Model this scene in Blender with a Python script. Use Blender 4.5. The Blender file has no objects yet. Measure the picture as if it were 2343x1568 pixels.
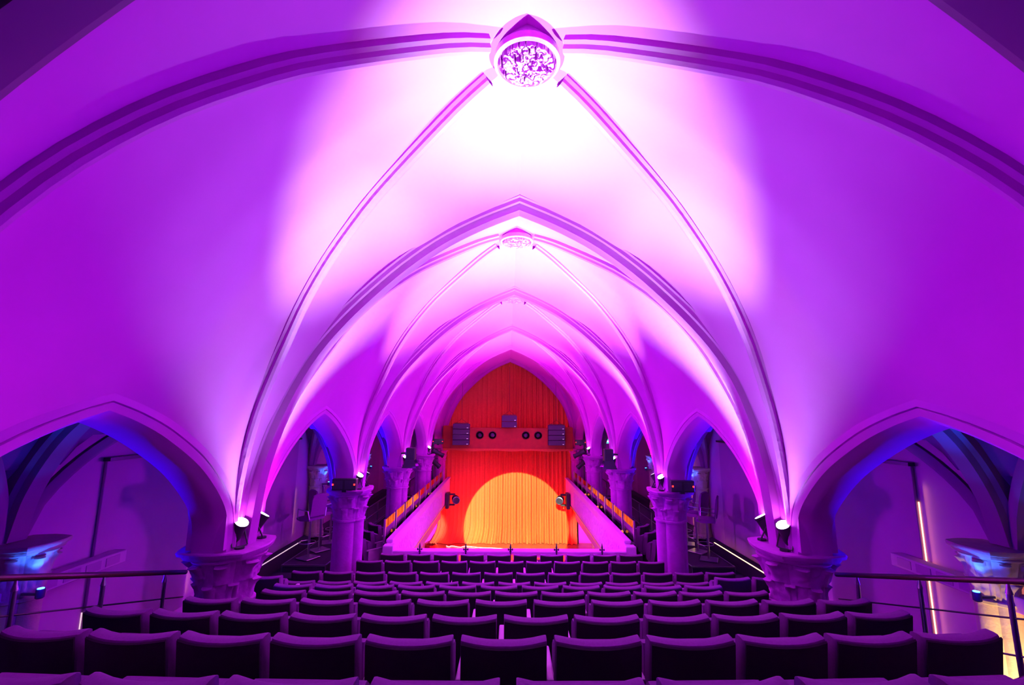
import bpy, bmesh, math, random
from mathutils import Vector, Matrix, noise
random.seed(7)
PI = math.pi
C = bpy.context.scene.collection
SC = bpy.context.scene

# ------------------------------------------------------------------ camera
cam = bpy.data.cameras.new('camera'); co = bpy.data.objects.new('camera', cam); C.objects.link(co); SC.camera = co
pitch, roll, yaw = .162, .0071, .0099
r_ = Vector((math.cos(yaw), -math.sin(yaw), 0)); h_ = Vector((math.sin(yaw), math.cos(yaw), 0)); Z_ = Vector((0, 0, 1))
F_ = h_ * math.cos(pitch) + Z_ * math.sin(pitch); U_ = -h_ * math.sin(pitch) + Z_ * math.cos(pitch)
R2 = r_ * math.cos(roll) + U_ * math.sin(roll); U2 = -r_ * math.sin(roll) + U_ * math.cos(roll)
M = Matrix((R2, U2, -F_)).transposed().to_4x4(); M.translation = Vector((-.0883, 0, 3.78)); co.matrix_world = M
cam.sensor_width = 36; cam.lens = 1029.17 / 2343 * 36; cam.clip_start = .05; cam.clip_end = 200

# ------------------------------------------------------------------ world, exposure
w = bpy.data.worlds.new('world'); SC.world = w; w.use_nodes = True
w.node_tree.nodes['Background'].inputs[0].default_value = (.02, 0, .03, 1)
w.node_tree.nodes['Background'].inputs[1].default_value = .2
SC.view_settings.view_transform = 'Standard'; SC.view_settings.look = 'None'
SC.view_settings.exposure = 0.0; SC.view_settings.gamma = 1; SC.view_settings.use_curve_mapping = False
SC.cycles.max_bounces = 8; SC.cycles.diffuse_bounces = 5; SC.cycles.sample_clamp_indirect = 12

def light(kind, name, loc, target, col, watt, ang=60, blend=.5, rad=.05, size=None):
    l = bpy.data.lights.new(name, kind); o = bpy.data.objects.new(name, l); C.objects.link(o); o.location = loc
    l.color = col; l.energy = watt
    if kind == 'SPOT': l.spot_size = math.radians(ang); l.spot_blend = blend
    if kind in ('SPOT', 'POINT'): l.shadow_soft_size = rad
    if kind == 'AREA': l.shape = 'RECTANGLE'; l.size, l.size_y = size
    if target is not None:
        o.rotation_euler = (Vector(target) - Vector(loc)).to_track_quat('-Z', 'Y').to_euler()
    return o

# bay planes (arches) along the nave
YA, L = 1.444, 4.076
AY = [YA + L * k for k in range(-1, 6)]          # A' A B C D E F
XC = .05                                          # crown axis
PX = 3.27                                         # pier axis
CAPZ = 2.31
RW = 5.62                                         # outer pier axis

# colours of the light
VIO = (.64, .0, .68); BEAM = (.18, 1.0, .24); MAG = (1.0, .0, .80); MBEAM = (.8, .5, .65)
BLUE = (.02, .12, 1.0); WARM = (1.0, .62, .22)
LAMPS = []                                         # (position, aim) of every uplight, built further down
BA, BB, BC, WA, WB, WC = 21000, 1300, 8500, 1200, 200, 240
def pier_lamps(k):
    y = AY[k]
    t = max(0, min(1, (k - 1.5) / 2.5))
    wash = tuple(a * (1 - t) + b * t for a, b in zip(VIO, MAG)); beam = tuple(a * (1 - max(0, (k - 2) / 3)) + b * max(0, (k - 2) / 3) for a, b in zip(BEAM, MBEAM))
    for s in (-1, 1):
        p1 = Vector((s * 3.03, y - .215, 2.60)); p2 = Vector((s * 3.02, y + .225, 2.60))
        a1 = Vector((XC + s * .65, y - 1.45, 6.5)); a2 = Vector((XC + s * 1.1, y + 1.5, 6.4))
        if k >= 2:
            LAMPS.append((p1, a1, k, s))
            light('SPOT', 'uplight_beam', p1, a1, beam, BA if k == 2 else (11000 if k == 3 else (1500 if k == 4 else 700)), 40, 1.0, .03)
            light('SPOT', 'uplight_wash', p1, (s * 1.9, y - 1.5, 6), (.32, 1, .50) if k == 2 else wash, WA if k == 2 else 120, 66, 1, .05)
        if k < 6:
            LAMPS.append((p2, a2, k, s))
            if k >= 2: light('SPOT', 'uplight_beam', p2, a2, beam, BC * (1.7 if s > 0 else 1) * (.06 if k == 5 else 1), 60, 1.0, .03)
            light('SPOT', 'uplight_wash', p2, (s * 1.9, y + 2.2, 5.8), wash, (WB if k < 5 else 25) if k > 1 else WC, 110, .9, .05)
for k in range(1, 6): pier_lamps(k)
# blue spots under the outer capitals
BLUES = []
for k in (1, 2, 3, 4, 5):
    for s in (-1, 1):
        p = Vector((s * 5.22, AY[k] - .12, 1.86)); BLUES.append((p, s, k))
        light('SPOT', 'blue_spot', p + Vector((0, 0, .06)), (s * 5.45, AY[k] - .05, 2.6), BLUE, 26, 80, .6, .02)
        light('POINT', 'blue_glow', p + Vector((-s * .12, -.1, .05)), None, (.06, .0, 1.0), 5, rad=.04)
for k in (2, 3, 4):
    for s in (-1, 1):
        light('SPOT', 'blue_side', (s * 5.0, AY[k] - .15, 1.95), (s * 3.4, AY[k] - 1.0, 3.2), (.03, 0, 1), 700, 75, 1, .03)
        light('SPOT', 'blue_side', (s * 5.0, AY[k] + .15, 1.95), (s * 3.3, AY[k] + .8, 2.6), (.03, 0, 1), 500, 80, 1, .03)
for s in (-1, 1):                                  # floods with flaps beside the third columns, pointing down into the pit
    light('SPOT', 'flood_down', (s * 2.80, 13.1, 2.26), (-s * .2, 10.9, .5), (.5, 0, 1), 1500, 90, .8, .1)
    light('SPOT', 'flood_down', (s * 2.80, 13.2, 2.26), (-s * 2.7, 17.5, .3), (.85, 0, .9), 160, 110, .8, .1)
for s in (-1, 1): light('SPOT', 'blue_rib', (s * 5.12, 5.36, 1.98), (s * 4.98, 5.46, 3.5), (.0, .10, 1), 220 if s > 0 else 90, 34, 1, .03)
light('SPOT', 'blue_spill', (5.05, 5.30, 1.95), (3.0, 3.4, 2.0), (.02, 0, 1), 90, 46, .8, .03)
# warm lamp at the foot of the near outer pier on the right
light('SPOT', 'warm_uplight', (5.28, 4.7, .15), (5.62, 5.5, 1.1), WARM, 420, 46, .6, .05)
light('SPOT', 'warm_uplight', (5.2, 4.1, .25), (5.5, 5.2, 3.4), WARM, 14, 50, .6, .05)
# stage light
light('SPOT', 'follow_spot', (.1, 2.2, 5.6), (.38, 22, -1.35), (.85, 1.25, .6), 46000, 13.4, .06, .01)
light('AREA', 'stage_red', (0, 19.9, -1.7), (0, 22, -.6), (1, .0, .0), 220, size=(5.5, .3))
for x in (-1.5, -.9, .9, 1.7): light('SPOT', 'amber_foot', (x, 20.9, -1.9), (x, 21.9, -1.3), (1, .9, .2), 34, 100, 1, .03)
light('AREA', 'stage_foot', (-1.2, 19.6, -1.8), (-.8, 22, -1.4), (1, .0, .0), 60, size=(3.4, .2))
light('AREA', 'stage_foot', (1.6, 19.6, -1.8), (1.6, 22, -1.4), (1, .0, .0), 40, size=(2, .2))
light('SPOT', 'pelmet_red', (0, 14.5, 2.4), (0, 21, 3.2), (1, .0, .03), 25, 60, .8, .1)
for s in (-1, 1):
    light('SPOT', 'stage_side', (s * 2.4, 19.5, -1.4), (s * 3.7, 22, -1.3), (1, .9, 1), 420, 38, .6, .05)
    light('AREA', 'pit_wash', (s * 1.2, 14, -.6), (s * 2.9, 15, .5), (1, .3, .8), 30, size=(.5, 5))
light('SPOT', 'stage_warm_side', (-2.4, 19.2, -1.6), (-3.4, 21.8, -1.5), (1, .55, .2), 60, 34, .6, .05)

# ------------------------------------------------------------------ materials
def mat(name, col, rough=.6, metal=0, emit=None, es=1, noise_amt=0, nscale=6, bump=0, bscale=40, spec=.5):
    m = bpy.data.materials.new(name); m.use_nodes = True; nt = m.node_tree; b = nt.nodes['Principled BSDF']
    b.inputs['Base Color'].default_value = (*col, 1); b.inputs['Roughness'].default_value = rough; b.inputs['Metallic'].default_value = metal
    b.inputs['Specular IOR Level'].default_value = spec
    if emit: b.inputs['Emission Color'].default_value = (*emit, 1); b.inputs['Emission Strength'].default_value = es
    if noise_amt or bump: tc = nt.nodes.new('ShaderNodeTexCoord')
    if noise_amt:
        n = nt.nodes.new('ShaderNodeTexNoise'); n.inputs['Scale'].default_value = nscale; n.inputs['Detail'].default_value = 6
        nt.links.new(tc.outputs['Object'], n.inputs['Vector'])
        r = nt.nodes.new('ShaderNodeValToRGB'); r.color_ramp.elements[0].position = .3; r.color_ramp.elements[1].position = .7
        r.color_ramp.elements[0].color = (*[c * (1 - noise_amt) for c in col], 1); r.color_ramp.elements[1].color = (*[min(1, c * (1 + noise_amt * .5)) for c in col], 1)
        nt.links.new(n.outputs['Fac'], r.inputs['Fac']); nt.links.new(r.outputs['Color'], b.inputs['Base Color'])
    if bump:
        n2 = nt.nodes.new('ShaderNodeTexNoise'); n2.inputs['Scale'].default_value = bscale; n2.inputs['Detail'].default_value = 4
        nt.links.new(tc.outputs['Object'], n2.inputs['Vector'])
        bp = nt.nodes.new('ShaderNodeBump'); bp.inputs['Strength'].default_value = bump; bp.inputs['Distance'].default_value = .02
        nt.links.new(n2.outputs['Fac'], bp.inputs['Height']); nt.links.new(bp.outputs['Normal'], b.inputs['Normal'])
    return m
plaster = mat('painted_plaster', (.58, .02, .62), .9, noise_amt=.05, nscale=1.2, bump=.25, bscale=3)
stone = mat('painted_stone', (.52, .02, .56), .8, noise_amt=.12, nscale=9, bump=.3, bscale=25)
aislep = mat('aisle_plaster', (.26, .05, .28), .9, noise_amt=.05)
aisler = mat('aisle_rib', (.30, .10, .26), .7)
shadep = mat('shaded_plaster', (.07, .02, .08), .95)  # darker copy of the plaster: shade of the rear bay put into the colour
ribm = mat('rib_plaster', (.48, .014, .52), .75, noise_amt=.06, nscale=4, bump=.15, bscale=18)
wallm = mat('aisle_wall_paint', (.55, .20, .50), .85, noise_amt=.06, nscale=2)
boardm = mat('window_board', (.40, .13, .38), .7, noise_amt=.05, nscale=2)
stonew = mat('bare_stone', (.52, .40, .34), .8, noise_amt=.12, nscale=9, bump=.3, bscale=25)
carpet = mat('dark_carpet', (.035, .025, .05), .95, noise_amt=.3, nscale=60)
fabric = mat('seat_fabric', (.21, .02, .24), .95, noise_amt=.10, nscale=70, bump=.15, bscale=300)
backm = mat('dark_seat_back', (.035, .014, .035), .75, noise_amt=.1, nscale=30, spec=.2)
armm = mat('arm_lacquer', (.65, .2, .6), .5)
metal = mat('brushed_metal', (.45, .42, .48), .3, 1)
darkmetal = mat('dark_metal', (.05, .05, .06), .35, .6)
railm = mat('handrail_wood', (.10, .03, .03), .3)
blackm = mat('black_plastic', (.02, .018, .03), .5)
grillem = mat('speaker_grille', (.05, .04, .09), .6)
redm = mat('curtain_cloth', (.60, .13, .035), .85, noise_amt=.08, nscale=12, bump=.1, bscale=80)
pelm = mat('pelmet_wood', (.40, .045, .012), .6, noise_amt=.15, nscale=5)
stagem = mat('stage_boards', (.30, .10, .06), .18, noise_amt=.15, nscale=3)
parapetm = mat('parapet_paint', (.78, .22, .78), .6, noise_amt=.04)
carvedm = mat('carved_relief', (.72, .62, .70), .8, noise_amt=.3, nscale=14, bump=.9, bscale=16)
whitem = mat('white_panel', (.85, .82, .85), .5)
lensm = mat('lit_lens', (.9, .8, 1), .4, emit=(.95, .72, 1), es=60)
bluelens = mat('blue_lens', (.1, .3, 1), .4, emit=(.02, .25, 1), es=25)
redglow = mat('red_led_gap_glow', (1, .05, .02), .4, emit=(1, .02, .01), es=5)
orangelamp = mat('orange_lamp', (1, .5, .1), .4, emit=(1, .30, .01), es=.9)
warmstrip = mat('warm_led_strip', (1, .8, .5), .4, emit=(1, .62, .26), es=4)
paleled = mat('pale_led_strip', (1, .9, .8), .4, emit=(1, .72, .78), es=.8)
greenm = mat('exit_sign_green', (.1, .7, .5), .4, emit=(.12, .8, .62), es=1.2)
signwhite = mat('exit_sign_white', (.9, 1, 1), .4, emit=(.7, 1, .95), es=1.5)
logom = mat('maker_plate', (.8, .8, .8), .3, emit=(.6, .5, .8), es=.5)
ropem = mat('rope_light', (1, .9, .9), .4, emit=(1, .6, .6), es=3)
def glass_mat():
    m = bpy.data.materials.new('balustrade_glass'); m.use_nodes = True; nt = m.node_tree; nt.nodes.clear()
    o = nt.nodes.new('ShaderNodeOutputMaterial'); mx = nt.nodes.new('ShaderNodeMixShader'); t = nt.nodes.new('ShaderNodeBsdfTransparent'); g = nt.nodes.new('ShaderNodeBsdfGlossy')
    f = nt.nodes.new('ShaderNodeFresnel'); f.inputs['IOR'].default_value = 1.9
    t.inputs[0].default_value = (.9, .9, .95, 1); g.inputs['Roughness'].default_value = .015; g.inputs[0].default_value = (1, 1, 1, 1)
    nt.links.new(f.outputs[0], mx.inputs[0]); nt.links.new(t.outputs[0], mx.inputs[1]); nt.links.new(g.outputs[0], mx.inputs[2]); nt.links.new(mx.outputs[0], o.inputs[0])
    return m
glassm = glass_mat()

# ------------------------------------------------------------------ helpers
def obj(name, bm, m, parent=None, smooth=False):
    me = bpy.data.meshes.new(name); bmesh.ops.recalc_face_normals(bm, faces=bm.faces[:]) if bm.faces else None
    bm.to_mesh(me); bm.free(); me.materials.append(m)
    if smooth:
        me.polygons.foreach_set('use_smooth', [True] * len(me.polygons))
        try: me.set_sharp_from_angle(angle=math.radians(38))
        except Exception: pass
    o = bpy.data.objects.new(name, me); C.objects.link(o); o.parent = parent
    return o
def thing(name, label, cat, loc=(0, 0, 0), rz=0, group=None):
    o = bpy.data.objects.new(name, None); C.objects.link(o); o.location = loc; o.rotation_euler = (0, 0, rz); o.empty_display_size = .1
    return tag(o, label, cat, group)
def tag(o, label, cat, group=None):
    o['label'] = label; o['category'] = cat
    if group: o['group'] = group
    return o
def struct(name, bm, m, smooth=False):
    o = obj(name, bm, m, None, smooth); o['kind'] = 'structure'; return o
def dup(root, loc, rz=0, label=None, group=None):
    r = root.copy(); C.objects.link(r); r.location = loc; r.rotation_euler = (0, 0, rz)
    if label: r['label'] = label
    if group: r['group'] = group
    for ch in list(root.children):
        c = ch.copy(); C.objects.link(c); c.parent = r
        for g in ch.children:
            d = g.copy(); C.objects.link(d); d.parent = c
    return r
def box(bm, x0, x1, y0, y1, z0, z1):
    v = [bm.verts.new((x, y, z)) for z in (z0, z1) for x, y in ((x0, y0), (x1, y0), (x1, y1), (x0, y1))]
    for f in ((0, 1, 2, 3), (7, 6, 5, 4), (0, 4, 5, 1), (1, 5, 6, 2), (2, 6, 7, 3), (3, 7, 4, 0)): bm.faces.new([v[i] for i in f])
    return v
def bevbox(bm, x0, x1, y0, y1, z0, z1, b=.01, seg=2):
    t = bmesh.new(); box(t, x0, x1, y0, y1, z0, z1)
    bmesh.ops.bevel(t, geom=t.edges[:] , offset=b, segments=seg, affect='EDGES', profile=.5)
    merge(bm, t)
def merge(bm, t, mtx=None):
    mp = {}
    for v in t.verts: mp[v] = bm.verts.new(mtx @ v.co if mtx else v.co)
    for f in t.faces:
        try: bm.faces.new([mp[v] for v in f.verts])
        except ValueError: pass
    t.free()
def lathe(bm, rings, n=24, cap=True, ctr=(0, 0, 0), fn=None):
    """rings: (radius, z); fn(theta, i) scales the radius"""
    R = []
    for i, (r, z) in enumerate(rings):
        R.append([bm.verts.new((ctr[0] + r * (fn(2 * PI * k / n, i) if fn else 1) * math.cos(2 * PI * k / n), ctr[1] + r * (fn(2 * PI * k / n, i) if fn else 1) * math.sin(2 * PI * k / n), ctr[2] + z)) for k in range(n)])
    for a, b in zip(R, R[1:]):
        for k in range(n): bm.faces.new((a[k], a[(k + 1) % n], b[(k + 1) % n], b[k]))
    if cap: bm.faces.new(R[0][::-1]); bm.faces.new(R[-1])
def tube(bm, pts, r, n=8, closed=False):
    pts = [Vector(p) for p in pts]; R = []; N = len(pts); up = None
    for i, p in enumerate(pts):
        a = pts[(i - 1) % N] if (closed or i > 0) else p; b = pts[(i + 1) % N] if (closed or i < N - 1) else p
        t = (b - a).normalized()
        if up is None: up = Vector((0, 0, 1)) if abs(t.z) < .9 else Vector((1, 0, 0))
        s = t.cross(up).normalized(); up = s.cross(t).normalized()
        rr = r[i] if isinstance(r, (list, tuple)) else r
        R.append([bm.verts.new(p + (s * math.cos(2 * PI * k / n) + up * math.sin(2 * PI * k / n)) * rr) for k in range(n)])
    for i in range(N if closed else N - 1):
        a, b = R[i], R[(i + 1) % N]
        for k in range(n): bm.faces.new((a[k], a[(k + 1) % n], b[(k + 1) % n], b[k]))
    if not closed: bm.faces.new(R[0][::-1]); bm.faces.new(R[-1])
def oriented(build, loc, direction):
    """mesh built along +Z, turned to direction"""
    t = bmesh.new(); build(t)
    q = Vector(direction).to_track_quat('Z', 'Y').to_matrix().to_4x4(); q.translation = Vector(loc)
    b = bmesh.new(); merge(b, t, q); return b
def interp(tab, t):
    for (a, va), (b, vb) in zip(tab, tab[1:]):
        if a <= t <= b or (b, vb) == tab[-1]: return va + (vb - va) * (t - a) / (b - a)
def resample(pts, n):
    pts = [Vector(p) for p in pts]
    # catmull-rom refine
    fine = []
    for i in range(len(pts) - 1):
        p0 = pts[max(i - 1, 0)]; p1 = pts[i]; p2 = pts[i + 1]; p3 = pts[min(i + 2, len(pts) - 1)]
        for k in range(8):
            t = k / 8; fine.append(.5 * ((2 * p1) + (p2 - p0) * t + (2 * p0 - 5 * p1 + 4 * p2 - p3) * t * t + (3 * p1 - p0 - 3 * p2 + p3) * t ** 3))
    fine.append(pts[-1])
    d = [0]
    for a, b in zip(fine, fine[1:]): d.append(d[-1] + (b - a).length)
    out = []; j = 0
    for k in range(n):
        s = d[-1] * k / (n - 1)
        while j < len(d) - 2 and d[j + 1] < s: j += 1
        f = (s - d[j]) / max(1e-9, d[j + 1] - d[j]); out.append(fine[j].lerp(fine[j + 1], f))
    return out

# half arches, (distance from the crown axis, height), from the springing up
T_IN = [(3.02, 2.31), (2.99, 2.70), (2.94, 3.12), (2.84, 3.55), (2.70, 3.95), (2.55, 4.28), (2.35, 4.60), (2.08, 4.93), (1.75, 5.27), (1.40, 5.59), (.96, 5.92), (.47, 6.19), (0, 6.39)]
T_OUT = [(3.12, 2.31), (3.09, 2.75), (3.03, 3.08), (2.98, 3.31), (2.90, 3.62), (2.74, 4.02), (2.61, 4.30), (2.44, 4.60), (2.22, 4.93), (1.94, 5.28), (1.58, 5.63), (1.18, 5.90), (.83, 6.13), (.50, 6.30), (0, 6.54)]
D_IN = [(3.13, 2.31), (3.11, 2.80), (3.07, 3.15), (2.99, 3.54), (2.88, 3.91), (2.70, 4.35), (2.50, 4.77), (2.32, 5.08), (2.06, 5.43), (1.75, 5.76), (1.44, 6.04), (.83, 6.48), (.45, 6.72), (0, 6.93)]
N = 34
def half2d(tab, n=N): return [(p.x, p.z) for p in resample([(x, 0, z) for x, z in tab], n)]
tin, tout, din = half2d(T_IN), half2d(T_OUT), half2d(D_IN)
WX = 3.08                                          # nave face of the arcade wall
ARC = [(1.64, 2.31), (1.60, 2.62), (1.45, 2.86), (1.09, 3.197), (.62, 3.49), (.27, 3.655), (0, 3.745)]
ARC_O = [(1.83, 2.31), (1.80, 2.70), (1.64, 3.0), (1.24, 3.37), (.72, 3.68), (.32, 3.84), (0, 3.93)]
arc, arco = half2d(ARC), half2d(ARC_O)
CROWN = half2d([(0, 7.0), (.6, 6.74), (1.1, 6.44), (1.6, 6.06), (2.1, 5.55), (2.5, 5.02), (2.8, 4.52), (3.0, 4.15), (WX - XC * 0, 3.93)], 20)

def quadgrid(bm, G):
    V = [[bm.verts.new(p) for p in row] for row in G]
    for i in range(len(V) - 1):
        for j in range(len(V[0]) - 1):
            f = (V[i][j], V[i][j + 1], V[i + 1][j + 1], V[i + 1][j])
            if (f[0].co - f[3].co).length < 1e-6 and (f[1].co - f[2].co).length < 1e-6: continue
            try: bm.faces.new(f)
            except ValueError: pass

# ------------------------------------------------------------------ vault
def xs(s, d): return XC * 1.0 + s * d if d < 2.6 else (XC * (WX - d) / (WX - 2.6) if d < WX else 0) + s * d
def vault_bay(y0, y1):
    ym = (y0 + y1) / 2; bm = bmesh.new()
    for s in (-1, 1):
        for ya, sg in ((y0, 1), (y1, -1)):
            yt = ya + sg * .17
            Tc = [Vector((xs(s, d), yt, z)) for d, z in tout]
            Dc = []
            for d, z in din:
                f = d / 3.12; Dc.append(Vector((xs(s, d + (.02 if d > .01 else 0)), ym + (ya + sg * .24 - ym) * f, z + .07)))
            # front cell between transverse arch and diagonal
            G = []
            for a, b in zip(Tc, Dc):
                row = []
                for j in range(9):
                    v = j / 8; p = a.lerp(b, v); p.z += .10 * math.sin(PI * v) * ((p.z - 2.3) / 4.6) ** 1.5; row.append(p)
                G.append(row)
            quadgrid(bm, G)
            # side cell between diagonal and arcade arch
            Wc = [Vector((s * WX, ym + (1 if ya > ym else -1) * d, z)) for d, z in arco]
            chord = [Vector((0, 7.0)), Vector((WX, 3.93))]
            full = (Dc[-1] - Wc[-1]).length; G = []
            for i, (a, b) in enumerate(zip(Dc, Wc)):
                row = []; k = (a - b).length / full; k = k * min(1, (i / (N - 1)) ** .6)
                for j in range(20):
                    v = j / 19; c = CROWN[j]; ch = chord[0].lerp(chord[1], v)
                    row.append(a.lerp(b, v) + Vector((s * (c[0] - ch.x), 0, c[1] - ch.y)) * k)
                G.append(row)
            quadgrid(bm, G)
    bmesh.ops.remove_doubles(bm, verts=bm.verts[:], dist=.004)
    struct('ceiling', bm, plaster if y0 > 0 else shadep, True)
for a, b in zip(AY, AY[1:]): vault_bay(a, b)

def sweep(bm, curve, binormal, prof, flip=1):
    """prof: (along binormal, outwards into the room) points; curve in its plane"""
    B = Vector(binormal).normalized(); R = []; n = len(curve)
    for i, p in enumerate(curve):
        a = curve[max(i - 1, 0)]; b = curve[min(i + 1, n - 1)]
        t = (b - a).normalized(); nn = t.cross(B).normalized() * flip
        R.append([bm.verts.new(p + B * u + nn * v) for u, v in prof])
    for a, b in zip(R, R[1:]):
        for k in range(len(prof) - 1): bm.faces.new((a[k], a[k + 1], b[k + 1], b[k]))
    return R
TPROF = [(-.20, -.16), (-.20, .02), (-.175, .035), (-.165, .075), (-.13, .085), (-.12, .06), (-.10, .11), (-.09, .15), (0, .155), (.09, .15), (.10, .11), (.12, .06), (.13, .085), (.165, .075), (.175, .035), (.20, .02), (.20, -.16)]
def transverse(y):
    bm = bmesh.new()
    base = [((a[0] * .999), a[1]) for a in tin]
    full = [Vector((xs(-1, d), y, z)) for d, z in base] + [Vector((xs(1, d), y, z)) for d, z in base[-2::-1]]
    # path runs on the intrados line; profile depth is measured back towards the web
    prof = [(u, v - .155) for u, v in TPROF]
    n = len(full); mid = N - 1
    B = Vector((0, 1, 0)); R = []
    for i, p in enumerate(full):
        if i == mid: nn = Vector((0, 0, -1)); k = 1.12
        else:
            a = full[max(i - 1, 0)] if i != mid + 1 else full[mid]; b = full[min(i + 1, n - 1)]
            t = (b - a).normalized(); nn = Vector((t.z, 0, -t.x)); nn = nn.normalized(); k = 1
        R.append([bm.verts.new(p + B * u + nn * v * k) for u, v in prof])
    for a, b in zip(R, R[1:]):
        for k in range(len(prof) - 1): bm.faces.new((a[k], a[k + 1], b[k + 1], b[k]))
    struct('trim_1', bm, ribm if y > 2 else mat('shaded_rib', (.20, .03, .22), .6), True)  # rearmost arches get a darker rib colour in place of shade
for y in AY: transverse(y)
DPROF = [(-.075, -.10), (-.075, -.02), (-.05, .0), (-.045, .035), (-.02, .055), (.02, .055), (.045, .035), (.05, .0), (.075, -.02), (.075, -.10)]
def diagonal(y0, y1):
    ym = (y0 + y1) / 2
    for s in (-1, 1):
        for ya, sg in ((y0, 1), (y1, -1)):
            bm = bmesh.new(); cur = []
            for d, z in din:
                if d < .17: break
                f = d / 3.12; cur.append(Vector((xs(s, d), ym + (ya + sg * .24 - ym) * f, z + .02)))
            dx = Vector((cur[0].x - cur[-1].x, cur[0].y - cur[-1].y, 0)).normalized(); B = Vector((-dx.y, dx.x, 0))
            t = (cur[1] - cur[0]); nn = t.cross(B); want = Vector((-dx.x, -dx.y, 0))
            sweep(bm, cur, B, DPROF, 1 if nn.dot(want) > 0 else -1)
            struct('trim_2', bm, ribm, True)
for a, b in zip(AY, AY[1:]): diagonal(a, b)

# carved bosses
def boss(y, big, label, loc_s=1):
    t = thing('ceiling_boss', label, 'ceiling boss', (XC + .01, y, 6.86), 0, 'carved bosses along the vault crown')
    d = bmesh.new()
    lathe(d, [(.20, .20), (.235, .18), (.24, .03), (.285, .02), (.29, -.045), (.262, -.06), (.25, -.045), (.245, -.02)], 48, False)
    obj('drum', d, stone, t, True)
    c = bmesh.new(); n = 90 if big else 30; V = {}
    for i in range(-n // 2, n // 2 + 1):
        for j in range(-n // 2, n // 2 + 1):
            x, yy = i / (n / 2) * .25, j / (n / 2) * .25
            r = math.hypot(x, yy)
            if r > .252: continue
            a = math.atan2(yy, x)
            q = Vector((x * 22 + 3 + y, yy * 22, y)); q2 = q + Vector((noise.noise(q * .9), noise.noise(q * .9 + Vector((9, 2, 1))), 0)) * .9
            h = abs(noise.noise(q2)); lobe = .5 + .5 * math.cos(a * 5 + r * 16)
            z = -.015 - (.075 if h > .16 - .07 * lobe else .0) * (1 - .2 * (r / .25)) - .012 * noise.noise(q * 3)
            if r > .235: z = -.03
            V[i, j] = c.verts.new((x, yy, z))
    for (i, j), v in V.items():
        if (i + 1, j) in V and (i, j + 1) in V and (i + 1, j + 1) in V: c.faces.new((v, V[i + 1, j], V[i + 1, j + 1], V[i, j + 1]))
    obj('carved_foliage', c, stone, t)
for k, lab in enumerate(['large carved foliage boss where four ribs meet, nearest overhead', 'second carved boss, seen just under the apex of the nearest pointed arch', 'third small carved boss, framed under the second pointed arch']):
    boss((AY[k + 1] + AY[k + 2]) / 2, k == 0, lab)

# ------------------------------------------------------------------ arcade walls
def arcade(side, s):
    bm = bmesh.new()
    TOP = 4.35
    for y0, y1 in zip(AY, AY[1:]):
        ym = (y0 + y1) / 2
        path = [(-d, z) for d, z in arc] + [(d, z) for d, z in arc[-2::-1]]
        patho = [(-d, z) for d, z in arco] + [(d, z) for d, z in arco[-2::-1]]
        G = []
        for (u, z), (uo, zo) in zip(path, patho):
            m = lambda f: (u + (uo - u) * f, z + (zo - z) * f)
            a = m(1); b = m(.70); b2 = m(.66); b3 = m(.62); c = m(.12); e = m(0)
            row = [Vector((s * WX, ym + a[0], a[1])), Vector((s * WX, ym + b[0], b[1])), Vector((s * (WX + .025), ym + b2[0], b2[1])), Vector((s * WX, ym + b3[0], b3[1])), Vector((s * (WX + .02), ym + m(.3)[0], m(.3)[1])),
                   Vector((s * (WX + .09), ym + c[0], c[1])), Vector((s * (WX + .14), ym + e[0], e[1])), Vector((s * 3.44, ym + e[0], e[1])), Vector((s * 3.50, ym + m(.5)[0], m(.5)[1])),
                   Vector((s * 3.52, ym + a[0], a[1])), Vector((s * 3.52, ym + max(-L / 2, min(L / 2, a[0] * 1.115)), TOP))]
            G.append(row)
        quadgrid(bm, G)
        box(bm, s * 3.10, s * 3.50, y0 - .0, y0 + .40, CAPZ + .03, 2.9); box(bm, s * 3.10, s * 3.50, y1 - .40, y1, CAPZ + .03, 2.9)
    struct('wall_' + side, bm, plaster, True)
arcade('left_arcade', -1); arcade('right_arcade', 1)

# ------------------------------------------------------------------ outer aisle walls with boarded windows
WINS = [((AY[k] + AY[k + 1]) / 2 + .12, .98) for k in range(0, 6)]
def outer(side, s):
    bm = bmesh.new(); box(bm, s * 5.85, s * 6.0, AY[0], 22.6, -3.0, 4.5)
    struct('wall_' + side, bm, wallm)
    for k, (yc, hw) in enumerate(WINS):
        fr = bmesh.new(); x0 = 5.80
        bevbox(fr, s * x0 - .0 if s > 0 else -5.84, s * 5.84 if s > 0 else -x0, yc - hw, yc + hw, .42, 3.10, .006, 1)
        o = struct('window_%d' % (k + 1 + (6 if s > 0 else 0)), fr, boardm)
        tr = bmesh.new(); box(tr, s * 5.74, s * 5.84, yc - hw - .03, yc + hw + .03, 3.10, 3.15)
        tt = obj('window_trim', tr, darkmetal, o)
        if k >= 1:
            st = bmesh.new()
            for yy in ((yc - hw - .014, yc - hw - .006), (yc + hw + .006, yc + hw + .014)):
                if s < 0 and (k not in (1, 2) or yy[0] > yc and k == 1): pass
                box(st, s * 5.835, s * 5.848, yy[0], yy[1], .45, 2.6 if s > 0 else 1.1)
            obj('light_leak_strip', st, warmstrip if s > 0 else paleled, o)
outer('left', -1); outer('right', 1)
for s, nm in ((-1, 'left'), (1, 'right')):
    t = bmesh.new(); box(t, s * 5.62, s * 5.645, 10.0, 13.0, .385, .394); o = obj('floor_light_strip', t, warmstrip if s > 0 else paleled)
    tag(o, 'thin glowing light strip along the foot of the %s aisle wall' % nm, 'light strip')
    b = bmesh.new(); box(b, s * 5.60, s * 5.85, 10.0, 21.8, .06, .385); struct('baseboard_' + nm, b, carpet)
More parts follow.
